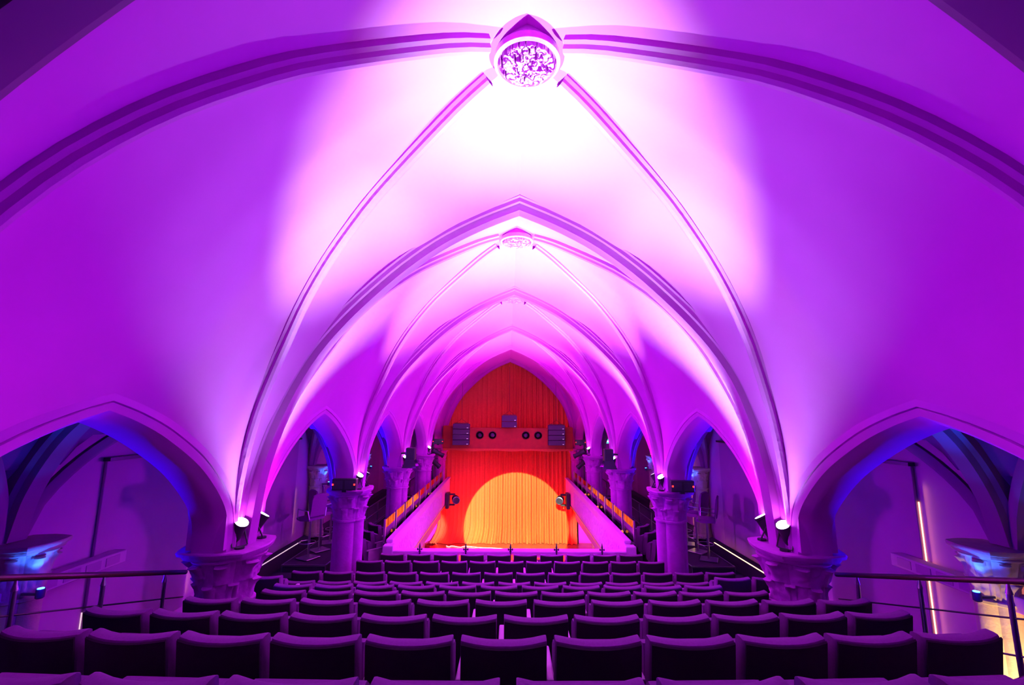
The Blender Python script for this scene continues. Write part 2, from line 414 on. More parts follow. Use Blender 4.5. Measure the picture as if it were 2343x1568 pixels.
    # light that leaks round the far edge of the boards on to the wall beside them
for k in (1, 2, 3, 4):
    yc, hw = WINS[k]
    light('AREA', 'leak_light', (5.80, yc - hw - .10, 1.7), (5.86, yc - hw - .3, 1.7), WARM, .8, size=(.03, 2.3))
    light('AREA', 'leak_light', (-5.80, yc + hw + .10, 1.2), (-5.86, yc + hw + .3, 1.2), WARM, .3, size=(.03, 1.2))

# aisle vaults
def aisle_vault(s):
    bm = bmesh.new(); x0, x1 = 3.5, 5.86; xm = (x0 + x1) / 2; hx = (x1 - x0) / 2
    def pointed(t, h=1.72): t = min(1, abs(t)); return h * (1 - t ** 1.75) ** .62 if t < 1 else 0
    ny = 24
    for y0, y1 in zip(AY, AY[1:]):
        ym = (y0 + y1) / 2; hy = (y1 - y0) / 2; G = []
        for i in range(13):
            x = x0 + (x1 - x0) * i / 12; row = []
            for j in range(ny + 1):
                y = y0 + (y1 - y0) * j / ny
                row.append(Vector((s * x, y, CAPZ + max(pointed((x - xm) / hx), pointed((y - ym) / hy)) + .06)))
            G.append(row)
        quadgrid(bm, G)
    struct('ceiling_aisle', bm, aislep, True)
    for k, y in enumerate(AY[1:], 1):
        t = bmesh.new(); cur = []
        for i in range(29):
            u = -1 + 2 * i / 28; cur.append(Vector((s * (xm + hx * u * .97), y, CAPZ + pointed(u * .998) - .02)))
        cur = resample(cur, 40)
        sweep(t, cur, (0, 1, 0), [(-.17, .12), (-.17, -.02), (-.12, -.05), (-.10, -.12), (.10, -.12), (.12, -.05), (.17, -.02), (.17, .12)], 1 if s > 0 else -1)
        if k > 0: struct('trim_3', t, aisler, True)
        for sg in (-1, 1):
            if (k == 6 and sg > 0): continue
            t = bmesh.new(); cur = []
            for i in range(20):
                u = i / 19; x = xm + hx * (1 - u) * .95; yy = y + sg * (.1 + (L / 2 - .1) * u)
                cur.append(Vector((s * x, yy, CAPZ + pointed(1 - u) - .0)))
            dx = Vector((cur[-1].x - cur[0].x, cur[-1].y - cur[0].y, 0)).normalized()
            sweep(t, cur, (-dx.y, dx.x, 0), [(-.06, .06), (-.06, -.03), (-.03, -.07), (.03, -.07), (.06, -.03), (.06, .06)], 1)
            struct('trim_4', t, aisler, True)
aisle_vault(-1); aisle_vault(1)

# ------------------------------------------------------------------ columns
def quatre(k):
    def f(th, i): return 1 - k * (1 - abs(math.cos(2 * th)) ** .7)
    return f
def column(x, y, base_z, label, r=.30, detail=True, grp='clustered columns of the nave arcade', stone=None):
    stone = stone or globals()['stone']
    t = thing('stone_column', label, 'column', (x, y, base_z), 0, grp); H = CAPZ - base_z
    n = 64
    sh = bmesh.new()
    lathe(sh, [(r, .26), (r, H - .62)], n, True, fn=quatre(.20)); obj('shaft', sh, stone, t, True)
    b = bmesh.new(); lathe(b, [(r * 1.2, 0), (r * 1.2, .10), (r * 1.12, .13), (r * 1.16, .17), (r * 1.06, .22), (r * 1.02, .27)], n, True, fn=quatre(.16)); obj('base', b, stone, t, True)
    c = bmesh.new()
    rings = [(r * 1.0, H - .62), (r * 1.10, H - .61), (r * 1.10, H - .58), (r * 1.0, H - .57)]
    m = 34
    for i in range(m + 1):
        u = i / m; rings.append((r * (1.0 + .32 * u ** 1.7), H - .56 + .43 * u))
    rings += [(r * 1.26, H - .125), (r * 1.36, H - .12), (r * 1.40, H - .10), (r * 1.34, H - .09)]
    def f(th, i):
        q = 1 - .16 * (1 - abs(math.cos(2 * th)) ** .7)
        if 4 <= i <= 4 + m:
            u = (i - 4) / m; row = 0 if u < .5 else 1; v = (u - .5 * row) * 2
            lf = max(0, math.cos(8 * th + PI * row)) ** .6
            curl = .05 + .22 * max(0, (v - .45) / .55) ** 1.5 if v < .93 else .02
            q *= 1 + lf * curl + .045 * noise.noise(Vector((math.cos(th) * 7, math.sin(th) * 7, u * 8 + x + y))) + (.0 if lf > .3 else -.05 * v)
        return q
    lathe(c, rings, 112, True, fn=f); obj('capital', c, stone, t, True)
    a = bmesh.new()
    def sq(th, i):
        k = abs(math.cos(2 * th)); return .90 + .16 * (1 - k) ** 1.4 + .03 * k
    lathe(a, [(r * 1.36, H - .10), (r * 1.42, H - .075), (r * 1.42, H - .06), (r * 1.56, H - .05), (r * 1.60, H - .015), (r * 1.57, H)], 96, True, fn=sq)
    obj('abacus', a, stone, t, True)
    return t
ORD = ['first', 'second', 'third', 'fourth', 'fifth', 'sixth', 'seventh', 'eighth', 'ninth', 'tenth', 'eleventh', 'twelfth', 'thirteenth', 'fourteenth', 'fifteenth', 'sixteenth']
for s, nm in ((-1, 'left'), (1, 'right')):
    column(s * PX, AY[2], .6, 'nearest pale stone column on the %s, a bright starburst uplight on its capital' % nm)
    column(s * PX, AY[3], 0, 'second pale stone column on the %s, carrying a dark heater box with red lights' % nm)
    column(s * PX, AY[4], .1, 'third pale stone column on the %s, standing behind the glass balustrade' % nm)
    column(s * PX, AY[5], .1, 'fourth pale stone column on the %s, beside the hanging stage spotlights' % nm)
    column(s * PX, AY[6] + .1, .1, 'farthest pale stone column on the %s, right next to the stage pelmet' % nm)
    for k, d in ((2, 'nearest wall-side column in the %s aisle, blue light on its carved capital'), (3, 'wall-side column in the %s aisle hidden past the nearest nave column'), (4, 'farther wall-side column in the %s aisle with a small blue lit capital'), (5, 'farthest wall-side column in the %s aisle, its capital faintly blue')):
        column(s * RW, AY[k] + .06, -.0 if k < 3 else .35, d % nm, .22, True, 'wall-side columns of the aisles', stonew)

# ------------------------------------------------------------------ floors and tiers
ROWZ = [2.77, 2.52, 2.263, 2.031, 1.78, 1.528, 1.26, 1.103, 1.013, .878]      # tops of the seat backs
ROWY = [1.908 + .913 * k for k in range(10)]
FZ = [z - .88 for z in ROWZ]; FZ[9] = 0.0
for k in range(10):
    bm = bmesh.new(); y0 = ROWY[k] - .34; y1 = ROWY[k] + .573
    wx = 3.68 if k < 4 else (4.15 if k < 8 else 2.9)
    if k == 3: y1 = AY[2] - .5 if False else y1
    bevbox(bm, -wx, wx, y0, y1 if k < 9 else 10.62, -.6, FZ[k], .006, 1)
    struct('floor_tier', bm, carpet)
bm = bmesh.new(); box(bm, -3.68, 3.68, AY[0], ROWY[0] - .34, -.6, FZ[0] + .26); struct('floor_rear', bm, carpet)
bm = bmesh.new(); box(bm, -5.85, 5.85, AY[0], 10.62, -.7, -.6 + .05)
for s in (-1, 1):
    box(bm, s * 3.68, s * 5.85, AY[0], 7.0, -.55, .0); box(bm, s * 4.15, s * 5.85, 7.0, 11.12, -.55, .0); box(bm, s * 2.9, s * 4.15, 8.84, 10.62, -.55, -.0)
struct('floor', bm, carpet)
for s, nm in ((-1, 'left'), (1, 'right')):
    bm = bmesh.new(); box(bm, s * 2.94, s * 5.85, 10.62, 21.8, -.1, .06); struct('floor_gallery_' + nm, bm, carpet)
    t = thing('raised_platform', 'dark box platform with pale edge holding the high chairs in the %s aisle' % nm, 'platform', (s * 4.74, 11.12, .06))
    b = bmesh.new(); box(b, -.5, .5, 0, 9.5, 0, .29); obj('platform_body', b, carpet, t)
    e = bmesh.new(); box(e, -.515, .515, -.02, 0, .265, .30); box(e, -.515, -.49, -.02, 0, 0, .265); box(e, .49, .515, -.02, 0, 0, .265); box(e, -.515, -.49, 0, 9.5, .28, .30); box(e, .49, .515, 0, 9.5, .28, .30); obj('edge_trim', e, metal, t)
    st = bmesh.new(); bevbox(st, -.62, .62, -.4, -.03, -.06, .14, .008, 1)
    o = obj('platform_step', st, carpet); o.location = (s * 4.72, 11.12, .06); tag(o, 'low dark step in front of the %s aisle platform' % nm, 'step')
bm = bmesh.new(); box(bm, -6, 6, 10.9, 24.5, -3.2, -3.0); struct('floor_stalls', bm, carpet)
bm = bmesh.new(); box(bm, -2.9, 2.9, 10.62, 10.72, -3.0, 0); struct('wall_balcony_front', bm, parapetm)

# ------------------------------------------------------------------ stage end
YS = 22.0
bm = bmesh.new(); bevbox(bm, -4.6, 4.6, 18.6, 25, -3.0, -2.0, .01, 1); struct('floor_stage', bm, stagem)
bm = bmesh.new()
for s in (-1, 1):
    box(bm, s * 3.28, s * 6.0, YS - .05, YS + .1, -3, -.1)
    box(bm, s * 3.55, s * 6.0, YS - .05, YS + .1, -.1, 4.5)
# spandrels above the last arch
for s in (-1, 1):
    G = []
    for d, z in tin: G.append([Vector((xs(s, d), AY[6] + .21, z)), Vector((s * 3.9, AY[6] + .21, z + .05 if z < 7 else z)), ])
    quadgrid(bm, G)
    box(bm, s * 0, s * 6, AY[6] + .3, AY[6] + .32, 6.42, 7.4)
struct('wall_stage', bm, plaster)
bm = bmesh.new(); box(bm, -6, 6, 24.4, 24.6, -3, 8); box(bm, -6, 6, AY[0] - .2, AY[0], -3, 8); struct('wall_back', bm, plaster)

def cloth(x0, x1, ztop, zbot, y, folds, amp, seed, nz=26, pool=0, parts=False):
    bm = bmesh.new(); nx = int((x1 - x0) * 90); G = []
    ph = [random.uniform(0, 6.28) for _ in range(8)]
    for j in range(nz + 1):
        v = j / nz; row = []
        for i in range(nx + 1):
            x = x0 + (x1 - x0) * i / nx; zt = ztop(x) if callable(ztop) else ztop
            zb = zbot(x) if callable(zbot) else zbot
            z = zt + (zb - zt) * v
            q = folds * x + ph[0] + 1.4 * math.sin(1.3 * x + ph[1]) + .7 * math.sin(3.1 * x + ph[2] + v)
            a = amp * (.55 + .45 * math.sin(.9 * x + ph[3])) * (.5 + .7 * v)
            yy = a * (abs(math.sin(q / 2)) ** .8 * 2 - 1) + .35 * a * math.sin(q * 2.7 + ph[4]) + .012 * noise.noise(Vector((x * 5, z * 1.2, seed)))
            dx = 0
            if pool and v > .8: k = ((v - .8) / .2) ** 2; dx = -k * pool * (1 - min(1, max(0, (x + 3.2) / 3.5))); yy -= k * .12 * (1 + .6 * math.sin(x * 7))
            row.append(Vector((x + dx, y + yy, z)))
        G.append(row)
    quadgrid(bm, G); return bm
def arch_top(x):
    d = abs(x - XC) * .99
    z = interp([(a, b) for a, b in tin[::-1]], min(d, 3.0)); return max(3.0, z + .12)
o = obj('upper_curtain', cloth(-3.05, 3.10, lambda x: arch_top(x) if abs(x) < 3.0 else 3.0, 2.3, YS + .14, 26, .09, 3.0, 20), redm, None, True)
tag(o, 'dark red curtain filling the pointed arch above the pelmet', 'curtain')
o = obj('stage_curtain', cloth(-3.24, 3.20, 2.5, lambda x: -1.985, YS - .0, 30, .12, 9.0, 34, .35), redm, None, True)
o.location.y = -.12
tag(o, 'closed floor-length stage curtain, orange in the round spotlight and red around it', 'curtain')

# pelmet box with round ports
t = thing('stage_pelmet', 'red boxed pelmet with four round ports hanging over the stage curtain', 'pelmet', (0, 20.8, 2.2))
b = bmesh.new(); bevbox(b, -2.62, 2.55, 0, .55, .06, 1.04, .02, 2); bevbox(b, -2.99, -2.62, .10, .6, .10, 1.12, .02, 2); bevbox(b, 2.55, 2.93, .10, .6, .06, 1.08, .02, 2); obj('pelmet_body', b, pelm, t)
b = bmesh.new()
pts = [(-2.95 + 5.85 * i / 60, .02 + .02 * math.sin(i * .8)) for i in range(61)]
quadgrid(b, [[Vector((x, -.03, .02 + .02 * math.sin(i * .35))), Vector((x, -.03, .12))] for i, (x, _) in enumerate(pts)])
obj('pelmet_valance', b, redm, t)
for x in (-1.308, -.734, .772, 1.327):
    b = oriented(lambda m: lathe(m, [(.17, 0), (.18, .03), (.15, .05), (.14, -.02), (.05, -.04)], 28, True), (x, -.0, .715), (0, -1, 0)); p = obj('round_port', b, blackm, t, True)
    b = oriented(lambda m: lathe(m, [(.10, .0), (.06, .05), (.03, .06)], 20, True), (x, -.01, .715), (0, -1, 0)); obj('port_lens', b, grillem, p, True)
# loudspeaker arrays
def array(x, zt, n, w_, hgt, label):
    t = thing('speaker_array', label, 'loudspeaker', (x, 20.55, zt), 0, 'speaker arrays flown at the pelmet')
    for i in range(n):
        b = bmesh.new(); bevbox(b, -w_ / 2, w_ / 2, -.22, .18, -(i + 1) * hgt + .012, -i * hgt, .018, 2); c = obj('cabinet', b, grillem, t)
        g = bmesh.new(); box(g, w_ / 2 - .12, w_ / 2 - .05, -.226, -.222, -(i + 1) * hgt + .05, -(i + 1) * hgt + .075); obj('name_plate', g, logom, c)
    f = bmesh.new(); box(f, -w_ / 2 + .05, w_ / 2 - .05, -.05, 0, .01, .04); tube(f, [(-w_ / 3, 0, .03), (0, 0, .22), (w_ / 3, 0, .03)], .008, 6); obj('hanging_frame', f, darkmetal, t)
    ch = bmesh.new(); tube(ch, [(0, 0, .22), (0, 0, 6.0 - zt - .25 * abs(x) ** 1.3 if abs(x) < 1 else 4.9 - zt + (.35 if abs(x) < 3 else 0))], .008, 6); obj('chain', ch, darkmetal, t)
array(-2.12, 3.42, 4, .74, .235, 'four-cabinet black speaker stack hanging at the left end of the pelmet')
array(.02, 3.80, 2, .68, .27, 'two-cabinet dark speaker hanging at the centre above the pelmet')
array(2.13, 3.39, 4, .74, .225, 'four-cabinet black speaker stack hanging at the right end of the pelmet')

# ------------------------------------------------------------------ pit opening: fascia, parapets, balustrades
for s, nm in ((-1, 'left'), (1, 'right')):
    x = 2.70 if s < 0 else 2.66
    t = thing('gallery_parapet', 'long pale %s gallery parapet running to the stage, carved on its pit face' % nm, 'parapet', (0, 0, 0))
    b = bmesh.new(); box(b, s * x, s * (x + .10), 10.90, 21.60, .04, .90); obj('parapet_wall', b, parapetm, t)
    b = bmesh.new(); bevbox(b, min(s * (x - .03), s * (x + .13)), max(s * (x - .03), s * (x + .13)), 10.90, 21.60, .90, .975, .02, 2); obj('parapet_coping', b, parapetm, t)
    b = bmesh.new(); y = 11.0; G = []
    ny, nz = 520, 14
    for i in range(ny + 1):
        yy = 11.0 + (19.0 - 11.0) * i / ny; row = []
        for j in range(nz + 1):
            z = .14 + .60 * j / nz; edge = j in (0, nz) or i in (0, ny)
            d = 0 if edge else .010 + .014 * (noise.noise(Vector((yy * 11, z * 11, s * 3))) > 0) + .006 * math.sin(yy * 30)
            row.append(Vector((s * (x - d), yy, z)))
        G.append(row)
    quadgrid(b, G); obj('carved_band', b, parapetm, t)
    b = bmesh.new(); box(b, s * (x - .02), s * (x + .06), 10.90, 21.60, .015, .05); obj('lower_moulding', b, metal, t)
    b = bmesh.new(); box(b, s * 3.0, s * 3.1, 10.84, 21.0, -.72, .0); box(b, s * (x + .06), s * 3.1, 10.84, 21.8, -.06, .02); struct('trim_5', b, parapetm)
    b = bmesh.new(); box(b, s * 3.9, s * 4.0, 10.84, 22.0, -3.0, -.1); struct('wall_stalls_' + nm, b, whitem)
    # glass balustrade
    t = thing('glass_balustrade', 'glass balustrade on pale posts along the %s gallery, mirroring the red curtain' % nm, 'balustrade', (s * 2.90, 11.02, .06), 0)
    for i in range(10):
        y = i * 1.055
        b = bmesh.new(); bevbox(b, -.022, .022, y - .03, y + .03, 0, 1.33, .005, 1); obj('post', b, metal, t)
        if i < 9:
            b = bmesh.new(); box(b, -.005, .005, y + .05, y + 1.005, .50, 1.31); obj('glass_panel', b, glassm, t)
    b = bmesh.new(); box(b, -.03, .03, -.03, 9.55, .42, .50); obj('bottom_rail', b, metal, t)
    # orange ledge lights
    for k, (y, txt) in enumerate(((11.9, 'nearest'), (15.0, 'middle'), (17.3, 'farthest'))):
        b = bmesh.new(); lathe(b, [(.02, 0), (.032, .01), (.03, .04), (.02, .06), (.005, .065)], 16); o = obj('ledge_lamp', b, orangelamp, None, True); o.location = (s * 2.835, y, .90)
        o.parent = None; tag(o, 'small orange dome lamp on the %s parapet ledge, %s of three' % (nm, txt), 'lamp', 'orange lamps on the gallery ledges')
    b = bmesh.new(); box(b, s * (x + .10), s * 2.87, 10.84, 21.8, .80, .90); struct('trim_6', b, carpet)
# front beam with finials
t = thing('front_parapet', 'pale low parapet beam across the balcony front facing the stage', 'parapet', (0, 10.77, 0))
b = bmesh.new(); bevbox(b, -2.62, 2.64, -.12, .12, .60, .80, .03, 3); obj('top_beam', b, parapetm, t)
b = bmesh.new(); box(b, -2.62, 2.64, -.05, .07, .0, .60); obj('lower_panel', b, parapetm, t)
for s in (-1, 1):
    b = bmesh.new(); bevbox(b, s * 2.72 - .12, s * 2.72 + .12, -.12, .12, 0, .90, .02, 2); obj('corner_post', b, parapetm, t)
    b = bmesh.new(); lathe(b, [(.03, 0), (.035, .02), (.01, .025)], 12); o = obj('post_socket', oriented(lambda m: lathe(m, [(.03, 0), (.03, .02)], 12), (s * 2.72, -.12, .70), (0, -1, 0)), darkmetal, t)
    b.free()
names = ['leftmost', 'second from the left', 'middle', 'second from the right', 'rightmost']
for k, x in enumerate((-1.993, -.975, .015, 1.037, 2.052)):
    b = bmesh.new()
    lathe(b, [(.020, 0), (.020, .30), (.032, .31), (.032, .34), (.016, .36), (.026, .42), (.018, .47), (.004, .54)], 10)
    for dx in (-.055, .055): lathe(b, [(.004, -.035), (.024, -.012), (.024, .012), (.004, .035)], 8, True, (dx, 0, .37))
    box(b, -.06, .06, -.012, .012, .355, .38)
    o = obj('cross_finial', b, darkmetal, None, True); o.location = (x, 10.585, .56); o.scale = (.8, .8, .8)
    tag(o, 'small dark cross-shaped finial on the front parapet beam, ' + names[k], 'finial', 'finials on the front parapet')
for k, (x, h_s, d) in enumerate(((-1.098, .11, 'left of the three tall ones'), (.046, .13, 'middle one, brightest'), (1.19, .11, 'right of the three tall ones'), (.64, .03, 'tiny one right of the brightest'))):
    b = bmesh.new(); box(b, -.025, .025, -.02, 0, -h_s / 2, h_s / 2); o = obj('red_gap_glow', b, redglow); o.location = (x, 10.648, .655)  # added glowing blocks, standing in for red stage light through parapet gaps
    tag(o, 'small red glow block standing in for a gap low in the front parapet, ' + d, 'light', 'red gap glows on the front parapet')

# ------------------------------------------------------------------ theatre seats
def sweepx(prof, stations, lift=0):
    """prof: closed (y,z) outline; stations: (x, dy, inset)"""
    bm = bmesh.new(); R = []
    cy = sum(p[0] for p in prof) / len(prof); cz = sum(p[1] for p in prof) / len(prof)
    for x, dy, k in stations:
        R.append([bm.verts.new((x, cy + (y - cy) * (1 - k * 1.0) + dy, cz + (z - cz) * (1 - k * .12) + lift * x * x * (z > cz))) for y, z in prof])
    n = len(prof)
    for a, b in zip(R, R[1:]):
        for i in range(n): bm.faces.new((a[i], a[(i + 1) % n], b[(i + 1) % n], b[i]))
    bm.faces.new(R[0]); bm.faces.new(R[-1][::-1]); return bm
def seat_meshes():
    t = thing('theatre_seat', '', 'seat', (0, 0, 0))
    # back: leans back, top at .88
    prof = [(.10, .36), (.005, .86), (.0, .875), (-.02, .885), (-.065, .885), (-.088, .880), (-.094, .870), (-.06, .60), (.0, .36)]
    W = .243
    st = [(-W, .040, .14), (-W + .006, .039, .03), (-W + .02, .034, 0)] + [(x, .045 * (x / W) ** 2 - .006, 0) for x in (-.16, -.10, -.04, .04, .10, .16)] + [(W - .02, .034, 0), (W - .006, .039, .03), (W, .040, .14)]
    obj('backrest', sweepx(prof, st, .13), fabric, t, True)
    prof = [(-.102, .866), (-.094, .873), (-.06, .60), (.045, .22), (.03, .215), (-.068, .60)]
    W = .239
    st = [(x, .045 * (x / .243) ** 2 - .010, 0) for x in (-W, -.17, -.10, -.04, .04, .10, .17, W)]
    obj('back_panel', sweepx(prof, st, .13), backm, t, True)
    prof = [(.13, .40), (.10, .76), (.12, .80), (.17, .80), (.22, .76), (.24, .46), (.22, .41)]
    st = [(x, 0, .05 if abs(x) > .22 else 0) for x in (-.235, -.215, 0, .215, .235)]
    obj('cushion', sweepx(prof, st), fabric, t, True)
    b = bmesh.new(); bevbox(b, .252, .298, .06, .46, .60, .635, .01, 2); bevbox(b, .258, .292, .10, .40, .0, .60, .008, 1); obj('armrest', b, armm, t)
    b = bmesh.new(); bevbox(b, -.22, .22, .16, .22, .28, .36, .01, 1); bevbox(b, -.05, .05, .14, .24, .0, .28, .01, 1); obj('pedestal', b, darkmetal, t)
    return t
seat0 = seat_meshes(); first = True
# rows: centre of first and last seat measured at the row, number of seats
ROWS = [(-3.10, 2.95, 12), (-2.77, 2.58, 11), (-3.10, 2.85, 12), (-2.90, 3.20, 12), (-2.63, 2.70, 11), (-3.48, 3.68, 14), (-3.26, 3.35, 13), (-3.52, 3.65, 14), (-2.70, 2.72, 11), (-2.48, 2.57, 10)]
def place(root, loc, rz, label, group):
    global first
    if first and root is seat0:
        root.location = loc; root.rotation_euler = (0, 0, rz); root['label'] = label; root['group'] = group; first = False; return root
    return dup(root, loc, rz, label, group)
RN = ['nearest row', 'second row', 'third row', 'fourth row', 'fifth row', 'sixth row', 'seventh row', 'eighth row', 'ninth row', 'frontmost tenth row']
for k, (a, b, n) in enumerate(ROWS):
    for i in range(n):
        x = a + (b - a) * i / (n - 1)
        y = ROWY[k] + (.011 if k < 3 else .004) * x * x
        if k in (5,) and abs(x) > 3.0: y += .30
        place(seat0, (x, y, FZ[k]), (.030 if k < 5 else .01) * x, 'dark-backed purple theatre seat, %s from the left in the %s from the viewer' % (ORD[i], RN[k]), 'theatre seats on the tiers')
# seats along the side galleries, turned to the stage
for s, nm in ((-1, 'left'), (1, 'right')):
    for r, (x, fz) in enumerate(((3.42, .06),)):
        ys = [11.2, 11.85, 12.5] + [14.6 + .68 * i for i in range(4)]
        for i, y in enumerate(ys):
            dup(seat0, (s * (x + .12), y, fz), s * .75, 'tip-up theatre seat in the %s side gallery behind the glass, %s from the viewer' % (nm, ORD[i]), 'seats along the side galleries')

# ------------------------------------------------------------------ handrails beside the tiers
def handrail(s, nm):
    x = 3.72
    yz = lambda y, dz: (0, y, 2.569 - .30 * (y - 3.62) + dz)
    t = thing('handrail', 'sloping dark wooden handrail on metal posts beside the %s end of the seat rows' % nm, 'handrail', (s * x, 0, 0))
    b = bmesh.new(); tube(b, [yz(.6, 0), yz(2.0, 0), yz(3.6, 0), yz(5.5, 0)], .024, 12); obj('rail', b, railm, t, True)
    for dz in (-.26, -.52):
        b = bmesh.new(); tube(b, [yz(.6, dz), yz(5.5, dz)], .007, 8); obj('rod', b, darkmetal, t, True)
    for y in (1.5, 2.2, 2.9, 3.62, 4.40, 5.18):
        z = yz(y, 0)[2]; zf = FZ[max(0, min(9, int((y - ROWY[0] + .34) / .913)))]
        b = bmesh.new(); tube(b, [(0, y, zf), (0, y, z - .08)], .019, 12); tube(b, [(0, y, z - .09), (0, y, z - .05), (0, y, z - .02)], [.024, .014, .010], 10); obj('post', b, metal, t, True)
handrail(-1, 'left'); handrail(1, 'right')
for s, nm in ((-1, 'left'), (1, 'right')):
    t = thing('aisle_railing', 'thin metal railing between the high chairs and the %s gallery seats' % nm, 'railing', (s * 4.12, 11.3, .06))
    b = bmesh.new(); tube(b, [(0, 0, 1.02), (0, 9.5, 1.02)], .022, 10); obj('rail', b, darkmetal, t, True)
    for z in (.45, .75):
        b = bmesh.new(); tube(b, [(0, 0, z), (0, 9.5, z)], .008, 6); obj('rod', b, metal, t, True)
    for i in range(9):
        b = bmesh.new(); tube(b, [(0, i * 1.18, 0), (0, i * 1.18, 1.0)], .018, 8); obj('post', b, metal, t, True)

# high swivel chairs
def high_chair():
    t = thing('high_chair', '', 'chair', (0, 0, 0))
    b = bmesh.new(); bevbox(b, -.2, .2, -.2, .2, 0, .025, .006, 1); obj('base', b, metal, t)
    b = bmesh.new(); tube(b, [(0, 0, .02), (0, 0, .88)], .028, 12); obj('pole', b, metal, t, True)
    b = bmesh.new(); tube(b, [(.19 * math.cos(a * PI / 12), .06 + .19 * math.sin(a * PI / 12), .36) for a in range(24)], .009, 6, True); obj('foot_ring', b, metal, t, True)
    prof = [(-.20, .90), (-.21, .95), (-.18, .97), (.20, .965), (.24, .94), (.22, .90), (.1, .88)]
    obj('cushion', sweepx(prof, [(x, 0, .25 if abs(x) > .22 else 0) for x in (-.24, -.22, 0, .22, .24)]), fabric, t, True)
    prof = [(-.20, 1.0), (-.25, 1.48), (-.27, 1.52), (-.30, 1.50), (-.28, 1.2), (-.245, 1.0)]
    b = bmesh.new(); R = []
    for x, top in ((-.22, -.10), (-.19, -.03), (-.1, 0), (0, .01), (.1, 0), (.19, -.03), (.22, -.10)):
        R.append([b.verts.new((x, y + .5 * x * x, z + (top if z > 1.4 else 0))) for y, z in prof])
    for a, c in zip(R, R[1:]):
        for i in range(6): b.faces.new((a[i], a[(i + 1) % 6], c[(i + 1) % 6], c[i]))
    b.faces.new(R[0]); b.faces.new(R[-1][::-1]); obj('backrest', b, fabric, t, True)
    for s in (-1, 1):
        b = bmesh.new(); tube(b, [(s * .23, -.22, .95), (s * .27, -.2, 1.14), (s * .27, .14, 1.16), (s * .26, .16, 1.0), (s * .23, .15, .93)], .014, 8); obj('armrest', b, metal, t, True)
    return t
hc = high_chair(); hf = True
for s, nm in ((-1, 'left'), (1, 'right')):
    for i, (y, rz, w_) in enumerate(((11.6, .55, 'nearest'), (12.25, .35, 'middle'), (12.95, .6, 'farthest'))):
        lab = 'high pedestal chair with footring on the %s aisle platform, %s of three' % (nm, w_)
        if hf: hc.location = (s * 4.86, y, .36); hc.rotation_euler = (0, 0, -rz * -s * -1 * 2); hc['label'] = lab; hc['group'] = 'high chairs on the aisle platforms'; hf = False
        else: dup(hc, (s * 4.86, y, .36), s * rz * 2, lab, 'high chairs on the aisle platforms')

# ------------------------------------------------------------------ lamps
def uplight(p, a, k, s, lab):
    t = thing('uplight', lab, 'spotlight', (p.x, p.y, CAPZ + .0), 0, 'uplights on the column capitals')
    loc = Vector((0, 0, p.z - CAPZ)); d = (a - p).normalized()
    R = .075
    def body(m): lathe(m, [(.045, -.27), (R * .9, -.25), (R, -.20), (R, -.03), (R * 1.08, -.025), (R * 1.08, 0), (R * .95, 0), (R * .95, -.012)], 24, True)
    obj('lamp_body', oriented(body, loc - d * .01, d), blackm, t, True)
    obj('lens', oriented(lambda m: lathe(m, [(R * .93, -.010), (R * .93, .001)], 24, True), loc - d * .01, d), lensm, t)
    b = bmesh.new(); c = loc - d * .13; side = d.cross(Vector((0, 0, 1))).normalized() * (R + .012)
    tube(b, [c + side, Vector((side.x, side.y, .03)), Vector((0, 0, .015)) , Vector((-side.x, -side.y, .03)), c - side], .009, 6); lathe(b, [(.05, 0), (.05, .02)], 12); obj('yoke', b, darkmetal, t)
for p, a, k, s in LAMPS:
    if k == 1: continue
    nm = 'left' if s < 0 else 'right'; back = a.y < p.y
    uplight(p, a, k, s, '%s uplight on the %s %s column capital, aimed %s' % ('glowing round', ['', '', 'nearest', 'second', 'third', 'fourth'][k], nm, 'up towards the viewer' if back else 'up towards the stage'))
for p, s, k in BLUES:
    if k < 2: continue
    nm = 'left' if s < 0 else 'right'
    t = thing('blue_uplight', 'small blue uplight under the %s wall-side capital in the %s aisle' % (['', '', 'nearest', 'second', 'third', 'fourth'][k], nm), 'spotlight', p, 0, 'blue uplights in the aisles')
    b = bmesh.new(); lathe(b, [(.03, -.10), (.04, -.09), (.04, .0), (.034, .0), (.034, -.01)], 16); obj('lamp_body', b, blackm, t, True)
    b = bmesh.new(); lathe(b, [(.03, .001), (.03, .006)], 16); obj('lens', b, bluelens, t)
    b = bmesh.new(); box(b, 0 if s > 0 else -(RW - .2 - abs(p.x)), (RW - .2 - abs(p.x)) if s > 0 else 0, -.012, .012, -.07, -.045); obj('bracket', b, darkmetal, t)

# heater boxes with red indicator lights
def heater(x, y, z, w_, lab, rz=0):
    t = thing('heater_box', lab, 'heater', (x, y, z), rz, 'dark boxes with red lights on the capitals')
    b = bmesh.new(); bevbox(b, -w_ / 2, w_ / 2, -.08, .08, .04, .25, .01, 1); obj('housing', b, blackm, t)
    for sx in (-1, 1):
        g = bmesh.new(); x0 = sx * w_ / 4
        for i in range(7): box(g, x0 - w_ * .20, x0 + w_ * .20, -.088, -.080, .07 + i * .023, .082 + i * .023)
        obj('grille', g, grillem, t)
        l = bmesh.new(); lathe(l, [(.014, -.014), (.016, 0), (.014, .014)], 10, True, (sx * w_ * .44, -.09, .15)); obj('indicator_light', l, redglow, t)
    b = bmesh.new(); box(b, -.04, .04, -.04, .04, -.0, .045); obj('foot', b, blackm, t)
heater(-3.21, 9.06, CAPZ, .46, 'dark grilled heater box with two red lights on the second left capital', .05)
heater(3.33, 9.06, CAPZ, .44, 'dark heater box with two red lights on the second right capital', -.1)
heater(-2.96, 19.3 - .02, 2.56, .44, 'far dark box with red lights left of the stage pelmet')
heater(3.0, 19.3 - .02, 2.56, .44, 'far dark box with red lights right of the stage pelmet')

